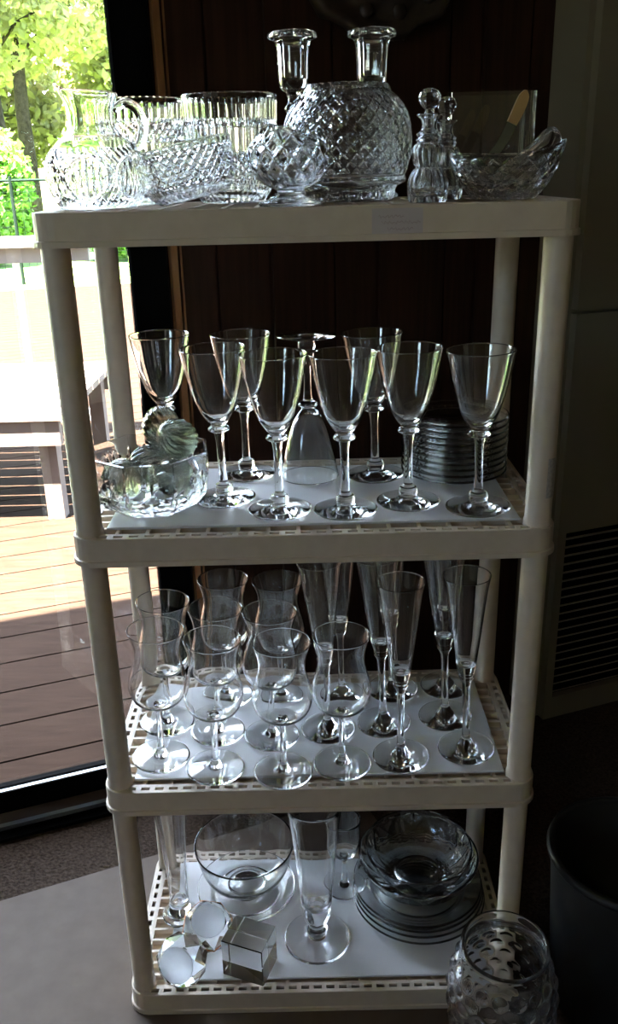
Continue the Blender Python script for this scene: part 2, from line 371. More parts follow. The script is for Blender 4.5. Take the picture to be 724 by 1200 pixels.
for x,y,ln,lab in [(-.205,.044,.045,'front row tulip glass at far left end, beside the left post'),(-.132,.018,.04,'front row tulip glass, second from the left'),(-.045,.008,.02,'front row tulip glass, third from the left'),(.030,.023,.0,'front row tulip glass, rightmost, before the flutes'),
    (-.208,.122,.045,'middle row tulip glass at far left, behind the leftmost front one'),(-.136,.098,.04,'middle row tulip glass, second from left'),(-.062,.086,.02,'middle row tulip glass, nearest the flutes'),
    (-.130,.187,.02,'back row tulip glass on the left, tallest in view'),(-.051,.180,.0,'back row tulip glass nearest the flutes')]:
    lo = (x,y,ZL[1]+.0368*abs(math.sin(ln)))
    if first: tul['label']=lab; tul.location=lo; tul.rotation_euler=(0,ln,0); first=False
    else: dup(tul,lab,lo,(0,ln,0))
# champagne flute h .250
foot = [(0,0),(.034,0)]+crv([(.0358,.0006),(.0364,.0017),(.0352,.0027),(.025,.0042),(.0140,.0075),(.0085,.0120)],4)
stem_ = crv([(.0085,.0120),(.0055,.0200),(.0046,.045),(.0046,.075),(.0054,.098),(.0082,.1060)],4)
coll = crv([(.0082,.1060),(.0098,.1085),(.0100,.1110),(.0092,.1130),(.0094,.1150)],4)
bowl = crv([(.0094,.1150),(.0120,.1250),(.0160,.1550),(.0203,.1900),(.0254,.2300),(.0288,.2480),(.0293,.2496)],5)+crv([(.0293,.2496),(.0290,.2504),(.0283,.2498)],2)[1:]+crv([(.0283,.2498),(.0276,.2475),(.0243,.2300),(.0192,.1900),(.0149,.1560),(.0100,.1290),(.004,.1265),(0,.126)],5)[1:]
P,ix = stitched(foot,stem_,coll,bowl)
flu = stemmed('champagne_flute','','champagne flute','champagne flutes on the third shelf',[('foot',0,ix[1]),('stem',ix[1],ix[2]),('collar',ix[2],ix[3]),('bowl',ix[3],ix[4])],P)
first=True
for x,y,ln,lab in [(.014,.098,-.03,'champagne flute directly behind the rightmost front tulip glass'),(.036,.176,-.02,'back row champagne flute farthest left'),(.090,.108,-.04,'middle row flute, left of the pair behind the front flutes'),(.110,.192,-.04,'back row flute second from left, mostly hidden'),
    (.106,.034,-.015,'front row champagne flute next to the tulip glasses'),(.176,.121,-.04,'middle row champagne flute nearest the right post'),(.188,.198,-.035,'back row champagne flute farthest right'),(.192,.047,-.035,'front row champagne flute at far right beside the post')]:
    lo = (x,y,ZL[1]+.0364*abs(math.sin(ln)))
    if first: flu['label']=lab; flu.location=lo; flu.rotation_euler=(0,ln,0); first=False
    else: dup(flu,lab,lo,(0,ln,0))
# ------------------------------------------------------------------ second shelf: octagonal bowl, ribbed eggs, plates
def octa(a, n=8, ph=PI/8):
    b = ((a+ph) % (TAU/n)) - PI/n; return math.cos(PI/n)/math.cos(b)
ob = thing('octagonal_bowl','octagonal cut glass bowl holding ribbed glass eggs beside the left post','bowl',loc=(-.190,.074,ZL[2])); ob.rotation_euler=(0,0,.15)
op = [(0,.004),(.03,.003),(.042,0)]+crv([(.046,.001),(.059,.009),(.068,.022),(.0720,.044),(.0730,.0680)],5)+[(.0727,.0707),(.0700,.0710)]+crv([(.0693,.068),(.067,.041),(.062,.025),(.051,.0135),(.025,.0105),(0,.010)],4)
def om(i,a,r,z):
    o = octa(a); f = 1+(o-1)*min(1,r/.05)*1.0
    if 3<i<24 and z<.05:                                           # fan cuts rising from the base on every facet
        b = ((a+PI/8)%(PI/4))/(PI/4)-.5; u = b/(0.15+z*9)*3
        f *= 1-.035*(tri(u*2.0)>.72)*(z>.006)
    return r*f, z
turned('bowl',op,M['crystal'],ob,128,om,35)
def egg(r=.0226):
    bm = bmesh.new(); prof=[(r*math.sin(PI*k/24)*(1-.1*math.cos(PI*k/24)*-1*.6), -r*1.18*math.cos(PI*k/24)) for k in range(25)]
    prof[0]=(0,prof[0][1]); prof[-1]=(0,prof[-1][1])
    lathe(bm,prof,160,lambda i,a,rr,z:(rr*(1+.05*math.cos(17*(a+z*20))),z)); return bm
eg = build('glass_egg',egg(),M['smoky'],None,True); first=True
for (x,y,z),rot,lab in [((-.219,.055,.0410),(.5,.3,.2),'ribbed smoky glass egg low at the front left of bowl'),((-.196,.109,.0410),(1.45,.3,1.2),'ribbed glass egg at back left, touching the bowl rim'),((-.160,.056,.0385),(1.3,-.3,.6),'ribbed glass egg hidden low at the right side of bowl'),
    ((-.181,.120,.0850),(.35,.9,2.2),'ribbed smoky glass egg topmost of the pile, at the back'),((-.156,.075,.0825),(.45,-.75,.4),'ribbed glass egg on top at the right of pile')]:
    o = eg if first else eg.copy()
    if not first: COL.objects.link(o)
    first=False; o.location=(x,y,ZL[2]+z); o.rotation_euler=rot; tag(o,lab,'glass egg','ribbed glass eggs in the octagonal bowl')
eg_move = None
pl = thing('glass_plate','','plate','stacked glass plates on the second shelf')
prof = [(0,.0012),(.042,.0012),(.044,0),(.047,0)]+crv([(.048,.0008),(.056,.0030),(.0655,.0066),(.0675,.0082)],3)+[(.0672,.0096),(.0655,.0096)]+crv([(.0645,.0088),(.056,.0056),(.048,.0038),(.043,.0036),(0,.0036)],3)
turned('dish',prof,M['plate_glass'],pl,64)
bm = bmesh.new()
for k in range(36):
    a = TAU*k/36; bmesh.ops.create_icosphere(bm,subdivisions=1,radius=.0014,matrix=Matrix.Translation((.051*math.cos(a),.051*math.sin(a),.0045)))
bd = build('beading',bm,M['plate_glass'],pl,True)
ords = ['bottom','second from bottom','third from bottom','fourth from bottom','fifth from bottom','fifth from top','fourth from top','third from top','second from top','topmost, beaded']
for k in range(10):
    lab = ('%s glass plate of the stack behind the rightmost wine glass' % ords[k])
    lo = (.183+random.uniform(-.0007,.0007),.171+random.uniform(-.0007,.0007),ZL[2]+k*.00785)
    if k==0: pl['label']=lab; pl.location=lo
    else: dup(pl,lab,lo,(0,0,k*.3))
# ------------------------------------------------------------------ top shelf
ZT = ZL[3]
# pitcher
pt = thing('glass_pitcher','cut glass pitcher with looped handle at left end of top shelf','pitcher',loc=(-.2165,.07,ZT))
NS=256
op = [(0,.003),(.03,.002),(.036,0)]+crv([(.04,.001),(.0465,.010),(.0515,.026),(.0525,.036),(.0495,.050),(.0400,.063),(.0292,.071),(.0242,.080),(.0238,.092),(.0262,.104),(.0285,.112)],10)+crv([(.0285,.112),(.0280,.1140),(.0268,.1135)],2)[1:]+crv([(.0265,.112),(.0240,.103),(.0216,.092),(.0220,.080),(.0270,.0715),(.0375,.0615),(.047,.049),(.0495,.036),(.0485,.027),(.043,.011),(.03,.0075),(0,.007)],5)
NO = 3+10*11
def pm(i,a,r,z):
    f=1
    if i<=NO and .004<z<.058:                                     # leaf medallions and star cuts
        u=(a/(TAU/6))%1-.5; v=(z-.030)/.024
        d=math.hypot(u*2.1,v*1.0)
        g=0
        if abs(d-.86)<.10: g=.05*(1-abs(d-.86)/.10)
        elif d<.76: g=.045*max(0,tri(u*9*(1-.25*abs(v)))*2-1)
        else: g=.045*max(0,tri((u*2.2+(1 if v>0 else -1)*v*.9)*3)*2-1)
        f-=g
    if i<=NO and z>.066: f-=.012*(math.cos(12*a)>.75)
    if z>.092:                                                    # spout drawn out to the left, rim rising to it
        t=(z-.092)/.022; w=math.exp(-((a-PI)/.55)**2); f+=.24*w*t*t; z=z+.006*w*t - .004*t*(1+math.cos(a))*.5
    return r*f,z
turned('body',op,M['crystal'],pt,NS,pm,40)
bm = bmesh.new(); pts=[Vector(p) for p in crv([(.0235,.094),(.036,.1005),(.0475,.094),(.0525,.078),(.047,.061),(.0385,.0585)],5)]
tube(bm,[(p[0],0,p[1]) for p in pts],[.0042+.0012*math.sin(k*.12) for k in range(len(pts))],14); build('handle',bm,M['crystal'],pt,True)
# straight sided bowls
def flute(n,amp,z0,z1): return lambda i,a,r,z,N: r*(1-amp*abs(math.sin(n*a/2))**.5*(z0<z<z1)) if i<=N else r
def cutbowl(name,label,loc,R,Hh,base,bands,n,rot=(0,0,0),flare=1.0,angle=35):
    t = thing(name,label,'bowl',loc=loc); t.rotation_euler=rot
    o = [(0,.003),(base*.75,.002),(base*.85,0)]+crv([(base*.95,.001),(R*.86,Hh*.16),(R*.95,Hh*.36),(R*.975,Hh*.6),(R*.99,Hh*.85),(R*flare,Hh-.001)],14)
    N=len(o)-1
    o += [(R*flare-.0005,Hh),(R*flare-.003,Hh-.0003)]+crv([(R*.99-.0035,Hh*.85),(R*.975-.004,Hh*.6),(R*.95-.0045,Hh*.36),(R*.84-.004,Hh*.2),(base*.8,.011),(0,.010)],5)
    def m(i,a,r,z):
        if i<=N and z>.002:
            q=z/Hh
            if any(abs(q-b)<.018 for b in bands): r*=1-.05*(tri(a*n/TAU*2)>.5)
            elif q<bands[-1]:
                ro=sum(q>b for b in bands); u=a*n/TAU; v=z*n/(TAU*R)
                r*=1-.055*abs(math.sin(n*.5*a)) if ro%2==0 else 1-.045*max(max(tri(u+v),tri(u-v))*2-1,0)
            elif q<.95: r*=1-.03*abs(math.sin(n*.5*a))
        return r,z
    turned('bowl_body',o,M['crystal'],t,256,m,angle); return t
cutbowl('cut_glass_bowl','deep cut glass bowl with dotted bands behind the pitcher handle',(-.186,.19,ZT),.052,.112,.034,[.2,.42,.62,.78],36)
cutbowl('cut_glass_bowl','deep straight sided cut glass bowl, tallest, left of candlesticks',(-.083,.168,ZT),.0535,.113,.038,[.2,.45,.74],36)
cutbowl('cut_glass_bowl','shallow fluted glass bowl tilted against the deep bowl behind it',(-.112,.036,ZT+.0078),.050,.052,.036,[.30,.85],32,rot=(0,math.radians(-12),0))
# small globe bowl on a foot
gb = thing('footed_globe_bowl','small footed globe bowl with diamond cuts before the big vase','bowl',loc=(-.0155,.012,ZT))
o = [(0,.002),(.026,.001),(.030,0)]+crv([(.0315,.0015),(.030,.004),(.018,.0075),(.0125,.011),(.0140,.0150),(.024,.0195),(.0345,.029),(.0405,.043),(.0395,.055),(.034,.0655),(.0315,.070)],11); N=len(o)-1
o += [(.0305,.0712),(.029,.070)]+crv([(.0315,.0645),(.0365,.0545),(.0372,.043),(.0315,.031),(.020,.0235),(.008,.021),(0,.0205)],5)
def gm(i,a,r,z):
    if i<=N and z>.02:
        u=a*13/TAU; v=(z-.02)*44
        r*=1-.06*max(max(tri(u+v),tri(u-v))*2-1,0)
    if z>.055: z += .0045*math.cos(3*a-.6)*(z-.055)/.016-.003*max(0,(z-.055)/.016)
    return r,z
turned('bowl_body',o,M['crystal'],gb,234,gm,30)
# globe vase
gv = thing('globe_vase','large diamond cut crystal globe vase in middle of top shelf','vase',loc=(.0467,.130,ZT))
o = [(0,.004),(.04,.003),(.047,0)]+crv([(.05,.001),(.052,.006),(.0535,.012),(.056,.0155)],3)+crv([(.056,.0155),(.0635,.0185),(.0652,.0215),(.0640,.0255),(.0655,.030),(.0695,.045),(.0708,.062),(.0690,.078),(.0630,.094),(.053,.106),(.0475,.110)],12)[1:]; N=len(o)-1
o += crv([(.0475,.110),(.0465,.1135),(.0455,.116)],2)[1:]+[(.0445,.1168),(.0425,.116)]+crv([(.0425,.111),(.049,.103),(.0585,.0915),(.064,.077),(.0655,.062),(.064,.046),(.058,.028),(.046,.016),(.02,.0125),(0,.012)],5)
def vm(i,a,r,z):
    if i<=N and z>.028:
        u=a*30/TAU; v=(z-.02)*70
        r*=1-.024*max(max(tri(u+v),tri(u-v))*2.2-1.2,0)
    elif i<=N and .003<z<.0165: r*=1-.03*abs(math.sin(12*a))
    return r,z
turned('vase_body',o,M['crystal'],gv,360,vm,20)
# candlesticks
cs = thing('glass_candlestick','clear glass candlestick rising behind the left shoulder of globe vase','candlestick','pair of glass candlesticks',loc=(-.011,.222,ZT))
base = [(0,.003),(.024,.002),(.029,0)]+crv([(.0315,.001),(.032,.004),(.026,.009),(.016,.016),(.010,.026)],4)
stem_ = crv([(.010,.026),(.0078,.045),(.0085,.070),(.0115,.084),(.0080,.090),(.0085,.0955),(.0120,.1005),(.0085,.106),(.0070,.112),(.0092,.118)],4)
cup = crv([(.0092,.118),(.0150,.1225),(.0172,.130),(.0180,.150),(.0192,.165),(.0215,.1715)],4)+crv([(.0215,.1715),(.0272,.1735),(.0282,.1765),(.0276,.1798)],3)[1:]+crv([(.0276,.1798),(.0262,.1808),(.0240,.1800),(.0150,.1755),(.0130,.170),(.0122,.150),(.0118,.135),(.0100,.1325),(0,.132)],4)[1:]
P,ix = stitched(base,stem_,cup)
for nm,q in (('base',P[:ix[1]+1]),('stem',P[ix[1]:ix[2]+1]),('candle_cup',P[ix[2]:])): turned(nm,q,M['glass'],cs,48,(lambda i,a,r,z:(r*(1-.05*abs(math.sin(4*a))),z)) if nm!='base' else None)
dup(cs,'clear glass candlestick rising behind the right side of globe vase',(.0802,.222,ZT))
# cruets with ball stoppers
cr = thing('glass_cruet','small beaded crystal cruet with ball stopper in front of clear vase','cruet','crystal cruets',loc=(.1215,.02,ZT))
o = [(0,.002),(.014,.001),(.018,0)]+crv([(.0195,.002),(.0208,.011),(.0200,.021),(.0155,.0295),(.0125,.0325),(.0150,.0360),(.0168,.044),(.0150,.0520),(.0112,.0550),(.0126,.0575),(.0110,.0600),(.0122,.0625),(.0085,.066),(.0072,.070),(.0085,.0755),(.0122,.0795)],4)
N=len(o)-1; o+=[(.0118,.0805),(.010,.0800)]+crv([(.0058,.074),(.0052,.068),(.0080,.060),(.0088,.054),(.0120,.048),(.0122,.042),(.0098,.034),(.0125,.0275),(.016,.021),(.0165,.011),(.012,.006),(0,.0055)],3)
turned('bottle',o,M['crystal'],cr,96,lambda i,a,r,z:(r*(1-.06*abs(math.sin(6*a)))if i<=N and (z<.031 or .034<z<.053) and z>.002 else r,z),30)
so = crv([(0,.0700),(.0042,.0705),(.0046,.0765),(.0050,.0808),(.0046,.0846)],3)
bm = bmesh.new(); lathe(bm,[q if k else (0,.07) for k,q in enumerate(so)]+[(.0078,.0872),(.0108,.0920),(.0112,.0962),(.0085,.1010),(.0045,.1030),(0,.1032)],8)
build('stopper',bm,M['crystal'],cr)
c2 = dup(cr,'smaller crystal cruet standing behind and right of the front cruet',(.148,.087,ZT),(0,0,.5)); c2.scale=(.93,.93,.97)
# clear rectangular vase behind
bv = thing('clear_vase','clear rectangular glass vase behind the boat shaped bowl','vase',loc=(.208,.175,ZT))
bm = bmesh.new(); o2=rrect(-.049,.049,-.026,.026,.006,4); i2=rrect(-.0455,.0455,-.0225,.0225,.004,4)
L=[[bm.verts.new((x,y,z)) for x,y in pts] for pts,z in ((o2,0),(o2,.1085),(i2,.1085),(i2,.009))]; n=len(o2)
for A,B in zip(L,L[1:]):
    for k in range(n): bm.faces.new((A[k],A[(k+1)%n],B[(k+1)%n],B[k]))
bm.faces.new(L[0][::-1]); bm.faces.new(L[3]); build('vase_body',bm,M['glass'],bv)
# boat bowl
bb = thing('boat_bowl','boat shaped cut crystal bowl at right end of top shelf','bowl',loc=(.200,.037,ZT))
o = [(0,.004),(.3,.003),(.5,0)]+crv([(.55,.001),(.72,.012),(.86,.024),(.95,.036),(1.0,.044)],11); N=len(o)-1
o += [(.985,.0452),(.955,.0448)]+crv([(.91,.036),(.82,.0255),(.66,.015),(.4,.0095),(0,.009)],4)
def bmod(i,a,r,z):
    f=r
    if i<=N and .002<z<.040: f*=1-.065*max(tri(a*20/TAU+z*75)**3,tri(a*20/TAU-z*75)**3)
    x=.0585*f*math.cos(a)*(1+.04*math.cos(a)); y=.034*f*math.sin(a)
    z2=z*(1+.24*max(0,math.cos(a))**2*(z/.045)-.04*math.sin(a)**2)
    return (x,y,z2)
bm = bmesh.new(); rows=[]
for i,(r,z) in enumerate(o):
    if r<1e-5: rows.append([bm.verts.new((0,0,z))]); continue
    rows.append([bm.verts.new(bmod(i,TAU*k/240,r,z)) for k in range(240)])
for A,B in zip(rows,rows[1:]):
    for k in range(240):
        j=(k+1)%240
        if len(A)==1: bm.faces.new((A[0],B[j],B[k]))
        elif len(B)==1: bm.faces.new((A[k],A[j],B[0]))
        else: bm.faces.new((A[k],A[j],B[j],B[k]))
build('bowl_body',bm,M['crystal'],bb,True,30)
# glass pestle resting in the boat bowl
bm = bmesh.new(); A=Vector((.198,.035,ZT+.0225)); B=Vector((.2455,.030,ZT+.0580)); d=(B-A).normalized(); L_=(B-A).length
prof=crv([(0,-.009),(.006,-.007),(.0085,0),(.0080,.012),(.0080,.03),(.0095,L_-.012),(.0104,L_-.003),(.0085,L_+.004),(.003,L_+.0065),(0,L_+.007)],3)
prof[0]=(0,prof[0][1]); prof[-1]=(0,prof[-1][1]); lathe(bm,[(max(r,0) if 0<k<len(prof)-1 else 0,z) for k,(r,z) in enumerate(prof)],28)
o_ = build('glass_pestle',bm,M['glass'],None,True); o_.matrix_world=Matrix.Translation(A)@d.to_track_quat('Z','Y').to_matrix().to_4x4()
tag(o_,'thick clear glass pestle leaning out of the boat shaped bowl','pestle')
# serving knife leaning in the bowl
ut = thing('serving_knife','curved serving knife with tan handle standing up from boat bowl','serving knife')
def blade(pts, widths, th):
    bm=bmesh.new(); rows=[]
    for k,(p,w) in enumerate(zip(pts,widths)):
        p=Vector(p); t=(Vector(pts[min(k+1,len(pts)-1)])-Vector(pts[max(k-1,0)])).normalized(); s=t.cross(Vector((0,1,0))).normalized(); q=Vector((0,th/2,0))
        rows.append([bm.verts.new(p+s*w/2-q),bm.verts.new(p+s*w/2+q),bm.verts.new(p-s*w/2+q),bm.verts.new(p-s*w/2-q)])
    for A_,B_ in zip(rows,rows[1:]):
        for k in range(4): bm.faces.new((A_[k],A_[(k+1)%4],B_[(k+1)%4],B_[k]))
    bm.faces.new(rows[0][::-1]); bm.faces.new(rows[-1]); bmesh.ops.recalc_face_normals(bm,faces=bm.faces[:]); return bm
kp=[(p[0],.052,ZT+p[1]) for p in crv([(.168,.0225),(.186,.038),(.199,.053),(.2085,.0715)],4)]
build('blade',blade(kp,[.006+.004*math.sin(k/12*PI*.5) for k in range(len(kp))],.0022),M['steel'],ut)
kp=[(p[0],.052,ZT+p[1]) for p in crv([(.2085,.0715),(.2145,.084),(.2188,.095),(.2205,.1015)],4)]
build('handle',blade(kp,[.0098,.0102,.0106,.011,.0112,.0112,.011,.0106,.0100,.009,.0072,.0050,.0022][:len(kp)],.006),M['tan'],ut)['label']='tan handle with rounded end'
# ------------------------------------------------------------------ bottom shelf
ZB = ZL[0]
pg = thing('pilsner_glass','tall footed pilsner glass standing at centre of bottom shelf','pilsner glass',loc=(-.008,.066,ZB))
foot = [(0,.002),(.03,.001),(.042,0)]+crv([(.0465,.0008),(.048,.0022),(.046,.0036),(.03,.0058),(.0165,.0085),(.0125,.012)],4)
stem_ = crv([(.0125,.012),(.0150,.0175),(.0150,.0225),(.0120,.0275),(.0128,.0325)],4)
bowl = crv([(.0128,.0325),(.0185,.043),(.0215,.060),(.0232,.085),(.0265,.130),(.0310,.180),(.0370,.230),(.0392,.245)],5)+[(.0388,.246),(.038,.2455)]+crv([(.0378,.244),(.0352,.230),(.0295,.180),(.0250,.131),(.0214,.087),(.0170,.068),(.008,.063),(0,.062)],5)
P,ix=stitched(foot,stem_,bowl)
for nm,a,b in (('foot',0,ix[1]),('stem',ix[1],ix[2]),('bowl',ix[2],ix[3])): turned(nm,P[a:b+1],M['glass'],pg,48)
bvz = thing('bud_vase','slender trumpet shaped glass vase behind the crystal blocks','vase',loc=(-.215,.116,ZB))
P=[(0,.002),(.019,.001),(.024,0)]+crv([(.026,.001),(.0265,.004),(.020,.010),(.0155,.022),(.0140,.045),(.0150,.085),(.0180,.130),(.0225,.180),(.0285,.228)],4)+[(.028,.2295),(.0268,.229)]+crv([(.0265,.227),(.0205,.180),(.0160,.130),(.0130,.085),(.0115,.045),(.011,.030),(0,.026)],4)
turned('vase_body',P,M['glass'],bvz,48)
sg = thing('sherry_glass','small stemmed sherry glass behind the pilsner glass','glass',loc=(.036,.165,ZB))
foot=[(0,.001),(.026,0)]+crv([(.0295,.0008),(.0298,.002),(.024,.0034),(.010,.006),(.0055,.012)],4)
stem_=crv([(.0055,.012),(.0042,.03),(.0048,.054),(.008,.061)],4)
bowl=crv([(.008,.061),(.0165,.067),(.0225,.080),(.0245,.098),(.0245,.118),(.0255,.131)],4)+[(.0248,.132)]+crv([(.0243,.131),(.0232,.118),(.0232,.098),(.0212,.082),(.0150,.070),(0,.066)],4)
P,ix=stitched(foot,stem_,bowl)
for nm,a,b in (('foot',0,ix[1]),('stem',ix[1],ix[2]),('bowl',ix[2],ix[3])): turned(nm,P[a:b+1],M['glass'],sg,48)
def flatplate(name,label,loc,R,cat='plate',group=None,m=M['glass'],cut=0):
    t=thing(name,label,cat,group,loc=loc)
    P=[(0,.001),(R*.6,.001),(R*.62,0),(R*.66,0)]+crv([(R*.68,.001),(R*.82,.006),(R*.97,.0105),(R,.0125)],4)+[(R*.995,.0142),(R*.975,.014)]+crv([(R*.95,.0132),(R*.8,.0085),(R*.66,.0042),(0,.0038)],4)
    turned('dish',P,m,t,72,(lambda i,a,r,z:(r,z-.0010*(r>R*.3)*(r<R*.6)*(z<.0011)*0)) if cut else None); return t
flatplate('serving_plate','flat clear glass plate under the round bowl on bottom shelf',(-.117,.160,ZB),.076)
rb = thing('round_bowl','round clear footed bowl sitting on the glass plate, bottom shelf','bowl',loc=(-.117,.164,ZB+.0039))
P=[(0,.004),(.022,.003),(.027,0)]+crv([(.029,.001),(.028,.006),(.029,.011),(.043,.018),(.059,.033),(.068,.052),(.074,.078),(.0765,.088)],5)+[(.076,.0893),(.0745,.0888)]+crv([(.0738,.087),(.0713,.078),(.0653,.053),(.0565,.036),(.041,.022),(.02,.0155),(0,.015)],5)
turned('bowl_body',P,M['glass'],rb,72,lambda i,a,r,z:(r,z))
# stack on the right of the bottom shelf
labs=['bottom large glass plate of the stack at right of bottom shelf','second large glass plate up in the bottom shelf stack','third large glass plate up in the bottom shelf stack','uppermost large glass plate, directly under the cut bowls']
for k in range(4): flatplate('large_plate',labs[k],(.147+random.uniform(-.0015,.0015),.140+random.uniform(-.0015,.0015),ZB+k*.0090),.1005-.0012*k,group='large glass plates on the bottom shelf',m=M['plate_glass'])
def star_bowl(label,loc,R,Hh):
    t=thing('star_cut_bowl',label,'bowl','nested star cut bowls',loc=loc)
    o=[(0,.003),(R*.38,.002),(R*.44,0)]+crv([(R*.47,.001),(R*.68,Hh*.2),(R*.86,Hh*.5),(R*.96,Hh*.8),(R,Hh)],7); N=len(o)-1
    o+=[(R*.99,Hh+.0012),(R*.965,Hh+.0005)]+crv([(R*.925,Hh*.8),(R*.82,Hh*.52),(R*.64,Hh*.25),(R*.42,.0095),(0,.009)],5)
    def m(i,a,r,z):
        if i<=N and z>.003 and z<Hh*.9:
            u=a*10/TAU; v=z/Hh
            r*=1-.035*max(tri(u+v)**5,tri(u-v)**5,tri(2*u)**8)
        return r,z
    turned('bowl_body',o,M['crystal'],t,144,m,30)
star_bowl('cut crystal bowl resting on the large plates, lower of the nested pair',(.147,.142,ZB+.0316),.0900,.052)
star_bowl('star cut crystal bowl nested on top of the right hand stack',(.147,.143,ZB+.0432),.0800,.055)
# crystal cube
def yawbox(bm,w,d,h,bv=.0012):
    box(bm,-w/2,w/2,-d/2,d/2,0,h); bmesh.ops.bevel(bm,geom=bm.edges[:],offset=bv,segments=1,affect='EDGES')
bm=bmesh.new(); yawbox(bm,.062,.050,.062)
cu=build('crystal_cube',bm,M['crystal']); cu.location=(-.1035,.020,ZB); cu.rotation_euler=(0,0,math.radians(-21))
tag(cu,'plain clear crystal cube beside the faceted votive blocks','crystal cube')
# faceted votive blocks with frosted discs
def votive(label,mtx,glint):
    t=thing('crystal_votive',label,'candle holder','faceted crystal votive blocks'); t.matrix_world=mtx
    bm=bmesh.new(); h=.040; seg=8; rows=[]
    for z,r,off in ((0,.024,0),(.010,.035,.5),(.026,.036,0),(h,.0268,.5)):
        rows.append([bm.verts.new((r*math.cos(TAU*(k+off)/seg),r*math.sin(TAU*(k+off)/seg),z)) for k in range(seg)])
    bm.faces.new(rows[0][::-1])
    for A_,B_,o1 in zip(rows,rows[1:],(0,1,0)):
        for k in range(seg):
            j=(k+1)%seg
            if o1==0: bm.faces.new((A_[k],A_[j],B_[k])); bm.faces.new((B_[k],A_[j],B_[j]))
            else: bm.faces.new((A_[k],B_[j],B_[k])); bm.faces.new((A_[k],A_[j],B_[j]))
    bm.faces.new(rows[-1]); build('block',bm,M['crystal'],t)
    turned('frosted_disc',[(0,h+.0003),(.0235,h+.0003),(.0242,h+.0010),(.0230,h+.0016),(0,h+.0010)],M['frost'],t,48)
    if glint: turned('glint_band',[(.0367,.0212),(.0374,.0218),(.0374,.0240),(.0367,.0246),(.0362,.0229),(.0367,.0212)],M['glint'],t,8,None)['label']='thin orange band imitating a refracted glint'  # orange band stands in for light refracted by the block
votive('faceted crystal votive block with frosted disc, further back, banded with an added orange glint',Matrix.Translation((-.169,.069,ZB+.0145))@Matrix.Rotation(math.radians(20),4,'Z')@Matrix.Rotation(math.radians(24),4,'X'),True)
votive('faceted crystal votive block tipped on its side at front left corner',Matrix.Translation((-.196,.001,ZB+.0355))@Matrix.Rotation(math.radians(-15),4,'Z')@Matrix.Rotation(math.radians(62),4,'X')@Matrix.Translation((0,0,-.022)),False)
# pebbled vase on the floor in front
fv = thing('pebbled_vase','pebbled clear glass vase on the floor before the right front post','vase',loc=(.221,-.104,-.0005))
o=[(0,.004),(.035,.003),(.045,0)]+crv([(.05,.002),(.058,.03),(.063,.07),(.066,.11),(.066,.14),(.060,.168),(.0525,.183),(.0505,.192),(.0535,.200)],8); N=len(o)-1
o+=crv([(.0535,.200),(.0528,.2025),(.050,.202)],2)[1:]+crv([(.0485,.199),(.0458,.191),(.048,.181),(.056,.166),(.0615,.14),(.0615,.11),(.058,.07),(.053,.03),(.043,.013),(0,.011)],5)
def fm(i,a,r,z):
    if i<=N and .01<z<.178:
        row=round(z/.017); u=a*17/TAU+(row%2)*.5; dz=(z/.017-row); du=(u-round(u))
        d=math.hypot(du*1.1,dz); r*=1+.045*max(0,1-(d/.45)**2)
    return r,z
turned('vase_body',o,M['glass'],fv,204,fm)
# ------------------------------------------------------------------ outdoors
GZ=-.06
DK = Matrix.Translation(WO)@Matrix.Rotation(TH,4,'Z')
bm=bmesh.new(); n=.115
while n<9.2:
    box(bm,-12,7,n,n+.136,GZ-.03,GZ,DK); n+=.142
struct(build('deck_floor',bm,M['deck']))
bm=bmesh.new(); box(bm,-60,60,-4,120,GZ-.12,GZ-.06,DK); struct(build('lawn_ground',bm,M['lawn']))
# low slatted bench
bench=thing('slatted_bench','low slatted wooden bench out on the sunlit deck','bench',loc=(-.84,2.0,GZ)); bench.rotation_euler=(0,0,math.radians(0))
for k in range(8):
    bm=bmesh.new(); box(bm,-1.6,0,.0+k*.115,.10+k*.115,.375,.40); build('slat',bm,M['benchwood'],bench)
bm=bmesh.new(); box(bm,-1.58,-.02,.01,.04,.285,.375); box(bm,-1.58,-.02,.86,.89,.285,.375); build('apron',bm,M['benchwood'],bench)
for sx in (-1.55,-.11):
    for sy in (.045,.80):
        bm=bmesh.new(); box(bm,sx,sx+.06,sy,sy+.06,0,.375); build('leg',bm,M['benchwood'],bench)
# railing
rl=thing('deck_railing','deck railing with grey cap board and white pickets outside door','railing',loc=(-.92,3.02,GZ)); rl.rotation_euler=(0,0,math.radians(3))
bm=bmesh.new(); box(bm,-6,0,0,.15,.875,.915); build('cap_rail',bm,M['railwood'],rl)
bm=bmesh.new(); box(bm,-6,-.02,.03,.07,.81,.875); build('top_rail',bm,M['railwood'],rl)
bm=bmesh.new(); box(bm,-6,-.02,.03,.07,.10,.15); build('bottom_rail',bm,M['picket'],rl)
bm=bmesh.new(); box(bm,-.16,-.12,.04,.08,.0,.875); build('end_post',bm,M['railwood'],rl)
for k in range(24):
    bm=bmesh.new(); x=-.34-k*.235; box(bm,x-.012,x+.012,.036,.064,.15,.81); build('picket',bm,M['picket'],rl)
# wire fence at the lawn edge
fe=thing('wire_fence','green wire mesh fence between the deck and lawn','fence',loc=(-.5,10.3,GZ))
for k in range(10):
    bm=bmesh.new(); tube(bm,[(-k*1.5,0,-.06),(-k*1.5,0,1.2)],.022,8); build('fence_post',bm,M['wire'],fe)
bm=bmesh.new()
for k in range(136): box(bm,-13.5+k*.1-.002,-13.5+k*.1+.002,-.002,.002,0,1.13)
for k in range(12): box(bm,-13.5,0,-.003,.001,.02+k*.1-.002,.02+k*.1+.002)
build('wire_mesh',bm,M['wire'],fe)
bm=bmesh.new(); tube(bm,[(-13.5,0,1.15),(0,0,1.15)],.016,8); build('top_bar',bm,M['wire'],fe)
